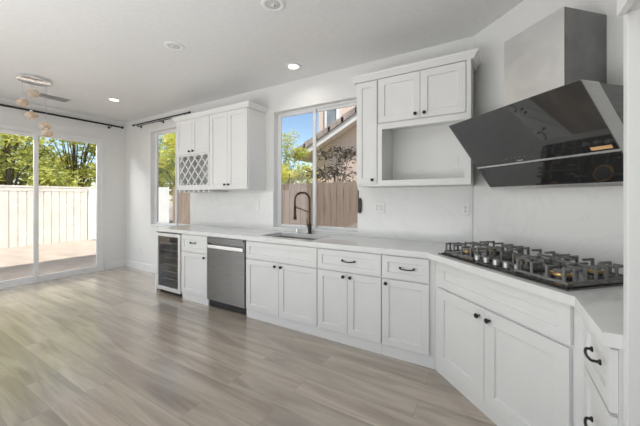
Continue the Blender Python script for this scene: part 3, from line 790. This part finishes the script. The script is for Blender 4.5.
# pendant with five glass balls
def pendant():
    t = thing('pendant_light', 'round chrome canopy pendant with five hanging amber glass balls', 'pendant light', (-4.93, 1.34, H))
    bm = bmn(); lathe(bm, [(0, -.040), (.145, -.036), (.16, -.028), (.16, -.010), (.14, -.001), (.0, -.0005)], seg=36); obj('canopy', bm, 'chrome', t, smooth=True)
    yaw = R(30.95); f = 297.63
    spots = [(-.011, .0, 2.635), (-.095, -.05, 2.505), (.022, -.06, 2.345), (.085, .06, 2.245), (.115, .045, 2.15)]
    rt = Vector((math.cos(yaw), math.sin(yaw), 0)); fw = Vector((-math.sin(yaw), math.cos(yaw), 0))
    for a, b, z in spots:
        p = rt*a+fw*b; z -= H
        bm = bmn(); tube(bm, [(p.x, p.y, -.04), (p.x, p.y, z+.05)], .0012, 6); wv = obj('suspension_wire', bm, 'wire', t)
        bm = bmn(); r = .060; lathe(bm, [(0, -r*.82)]+[(r*math.sin(a_), -r*math.cos(a_)*.82) for a_ in [PI*i/14 for i in range(1, 14)]]+[(0, r*.82)], (p.x, p.y, z), seg=24); g = obj('glass_ball', bm, 'amber', t, smooth=True)
        bm = bmn(); lathe(bm, [(.012, .04), (.014, .045), (.014, .06), (.004, .065)], (p.x, p.y, z), seg=14); obj('cap', bm, 'chrome', g, smooth=True)
pendant()

# ------------------------------------------------------------------ outdoors
bm = bmn(); box(bm, -40, 20, YB+.15, 40, -.25, -.12); box(bm, -40, XL-.15, -20, YB+.15, -.25, -.12)
o = obj('yard_ground', bm, 'ground'); o['kind'] = 'structure'; o['label'] = 'bare ground of the yard'; o['category'] = 'ground'
bm = bmn(); box(bm, -11.95, XL-.15, -6, 4.6, -.119, -.095)
o = obj('patio', bm, 'paver'); o['kind'] = 'structure'; o['label'] = 'sunlit concrete patio outside the sliding door'; o['category'] = 'patio'

def fence(name, label, p0, p1, z0, z1, bw, m, rail=True, capped=False, gap=.006):
    p0 = Vector((*p0, 0)); p1 = Vector((*p1, 0)); L = (p1-p0).length; ang = math.atan2(p1.y-p0.y, p1.x-p0.x)
    t = thing(name, label, 'fence', (p0.x, p0.y, z0), ang)
    n = int(L/bw); h = z1-z0
    bm = bmn()
    for i in range(n):
        dz = random.uniform(-.012, .012) if not capped else 0
        box(bm, i*bw+gap/2, (i+1)*bw-gap/2, random.uniform(-.004, 0), .02, .02, h-.05+dz)
    obj('boards', bm, m, t)
    if rail:
        bm = bmn(); box(bm, 0, n*bw, .021, .06, h*.2, h*.2+.09); box(bm, 0, n*bw, .021, .06, h*.8, h*.8+.09); obj('rail', bm, m, t)
    if capped:
        bm = bmn(); box(bm, 0, n*bw, -.03, .05, h-.05, h); box(bm, 0, n*bw, -.015, -.005, h-.16, h-.055); obj('cap_rail', bm, m, t, .003)
    k = 0; x = 0
    while x < L:
        bm = bmn(); box(bm, x, x+.1, .061, .16, 0, h); obj('post', bm, m, t, .004); x += 2.4
    return t
fence('board_fence', 'long cream wooden board fence beyond the patio', (-12.0, -4.5), (-12.0, 4.62), -.12, 1.70, .19, 'boards', True, True, .014)
fence('vinyl_fence', 'bright white fence section at the far corner of the patio', (-12.0, 4.66), (-12.0, 5.28), -.12, 1.70, .3, 'white_fence', False, False, .003)
fence('vinyl_fence', 'white fence running along the side of the yard, seen low in the far window', (-11.9, 5.3), (-8.15, 5.2), -.12, 1.70, .3, 'white_fence', True, False, .003)
fence('board_fence', 'tan wooden board fence outside the sink window', (-8.1, 5.2), (1.0, 5.2), -.12, 1.70, .145, 'tan_boards', gap=.014)

def leaf_mesh(n, blobs, size, seed):
    rnd = random.Random(seed); bm = bmn()
    for i in range(n):
        c, r = blobs[rnd.randrange(len(blobs))]
        d = Vector((rnd.gauss(0, 1), rnd.gauss(0, 1), rnd.gauss(0, 1))).normalized()*r*(rnd.random()**.45)
        p = Vector(c)+Vector((d.x, d.y, d.z*.8))
        q = Matrix.Rotation(rnd.uniform(0, 2*PI), 4, 'Z') @ Matrix.Rotation(rnd.uniform(-1.1, 1.1), 4, 'X') @ Matrix.Rotation(rnd.uniform(0, 2*PI), 4, 'Z')
        s = size*rnd.uniform(.6, 1.3)
        pts = [(0, -s, 0), (s*.45, -.1*s, .08*s), (0, s, 0), (-s*.45, -.1*s, .08*s)]
        v = [bm.verts.new(p+(q @ Vector(a))) for a in pts]
        bm.faces.new([v[0], v[1], v[2]]); bm.faces.new([v[0], v[2], v[3]])
    return bm
def tree(label, loc, height, crad, m, n, size, seed, nb=16, low=.3, group=None, sy=1, name='tree'):
    rnd = random.Random(seed); t = thing(name, label, 'tree', loc, 0, group)
    bm = bmn(); tops = []
    th = height*low
    tube(bm, [(0, 0, 0), (.05, .03, th*.5), (0, .0, th), (.1, -.05, height*.75)], [.022*height*.6, .018*height*.6, .015*height*.6, .006*height], 8)
    blobs = []
    for k in range(nb):
        a = rnd.uniform(0, 2*PI); rr_ = crad*math.sqrt(rnd.random())*.85; z = height*(low+(1-low)*rnd.uniform(.08, .95))
        shrink = math.sqrt(max(.15, 1-((z/height-.55)/.55)**2))
        e = Vector((rr_*math.cos(a)*shrink, rr_*math.sin(a)*sy*shrink, z)); s = Vector((0, 0, th*rnd.uniform(.6, 1.1)))
        mid = s.lerp(e, .5)+Vector((rnd.uniform(-.1, .1), rnd.uniform(-.1, .1), .06*height))
        tube(bm, [s, mid, e], [.008*height*.7, .005*height*.7, .002*height*.7], 5); blobs.append((e, crad*rnd.uniform(.22, .38)))
    obj('trunk', bm, 'bark', t, smooth=True)
    o = obj('foliage', leaf_mesh(n, blobs, size, seed+1), m, t); o['kind'] = 'stuff'
    return t
G = 'trees beyond the cream fence'
specs = [(-15.0, 1.2, 6.3, 'leaf_y'), (-14.2, 3.2, 5.6, 'leaf_g'), (-15.2, 5.4, 6.2, 'leaf_y'), (-14.0, 7.2, 5.4, 'leaf_g'), (-13.4, 9.6, 6.4, 'leaf_y'), (-17.5, 3.6, 7.6, 'leaf_g')]
labs = ['yellow-green tree beyond the cream fence, seen in the left door pane',
        'darker green tree beyond the fence behind the door mullion', 'yellow-green tree beyond the fence, seen in the right door pane',
        'green tree beyond the corner of the yard, between the door and the narrow window', 'bright yellow-green tree seen through the narrow far window', 'tall green tree furthest back beyond the cream fence']
for i, (x, y, h, m) in enumerate(specs): tree(labs[i], (x, y, -.12), h, 2.0, m, 7500, .095, 20+i, 40, .18, group=G)
tree('pale green bushy tree beyond the narrow far window', (-10.3, 7.3, -.12), 4.2, 1.4, 'leaf_y', 8000, .07, 51, 24, .2, group=G)
tree('yellow-green shrub above the tan fence in the left pane of the sink window', (-5.0, 6.6, -.12), 2.85, .85, 'leaf_y', 7000, .05, 60, 26, .35, name='shrub')
tree('taller green tree at the left edge of the sink window', (-6.05, 7.3, -.12), 4.3, 1.0, 'leaf_g', 3000, .05, 61, 20, .3)
tree('dark-leaved shrub standing in for a leaf shadow on the neighbouring stucco wall', (-3.6, 6.6, -.12), 2.75, .85, 'leaf_d', 2400, .05, 62, 22, .35, name='shrub')  # shrub added in place of a tree shadow cast on the stucco wall

# neighbouring house
def house():
    t = thing('neighbouring_house', 'peach stucco neighbouring house with a tiled roof slope outside the sink window', 'house', (-5.0, 7.5, -.12))
    ox, oy, oz = -5.0, 7.5, -.12
    x0, z0 = -5.356, 2.60; sl = .5
    zf = lambda x: z0+sl*(x-x0)
    bm = bmn(); prism(bm, [(.3, 0), (6, 0), (6, zf(1.0)-oz-.28), (.3, zf(-4.7)-oz-.28)], 'y', 0, 3.0); obj('wall', bm, 'stucco', t)
    bm = bmn(); box(bm, -.15, 6, 1.0, 3.5, 3.0, 7.0); obj('wall', bm, 'stucco', t)['label'] = 'upper storey wall'
    # roof deck / soffit
    xa, xb = -5.12, .9
    P = lambda x, o: (x-ox, zf(x)-oz+o)
    bm = bmn(); prism(bm, [P(xa, -.27), P(xb, -.27), P(xb, -.19), P(xa, -.19)], 'y', -.42, 1.0); obj('roof_deck', bm, 'fascia', t)
    bm = bmn(); prism(bm, [P(xa, -.36), P(xb, -.36), P(xb, -.19), P(xa, -.19)], 'y', -.45, -.421); obj('fascia', bm, 'fascia', t)
    # tiles: overlapping stepped courses
    bm = bmn(); n = 15; step = (xb-xa)/n
    for i in range(n):
        a = xa+i*step-.04; b = xa+(i+1)*step+.03
        for k in range(6):
            yy = -.50+k*.25
            prism(bm, [P(a, -.185), P(a, -.015), P(b, -.065), P(b, -.185)], 'y', yy, yy+.235)
            prism(bm, [P(a, -.02), P(a, .02), P(b, -.02), P(b, -.06)], 'y', yy+.04, yy+.17)
    obj('roof_tiles', bm, 'tile', t)
    bm = bmn(); frame_box(bm, .12, .60, 3.3, 4.44, .05, .93, .999); wd = obj('window', bm, 'white_fence', t)
    bm = bmn(); box(bm, .17, .55, .97, .98, 3.35, 4.39); obj('pane', bm, 'house_glass', wd)
house()
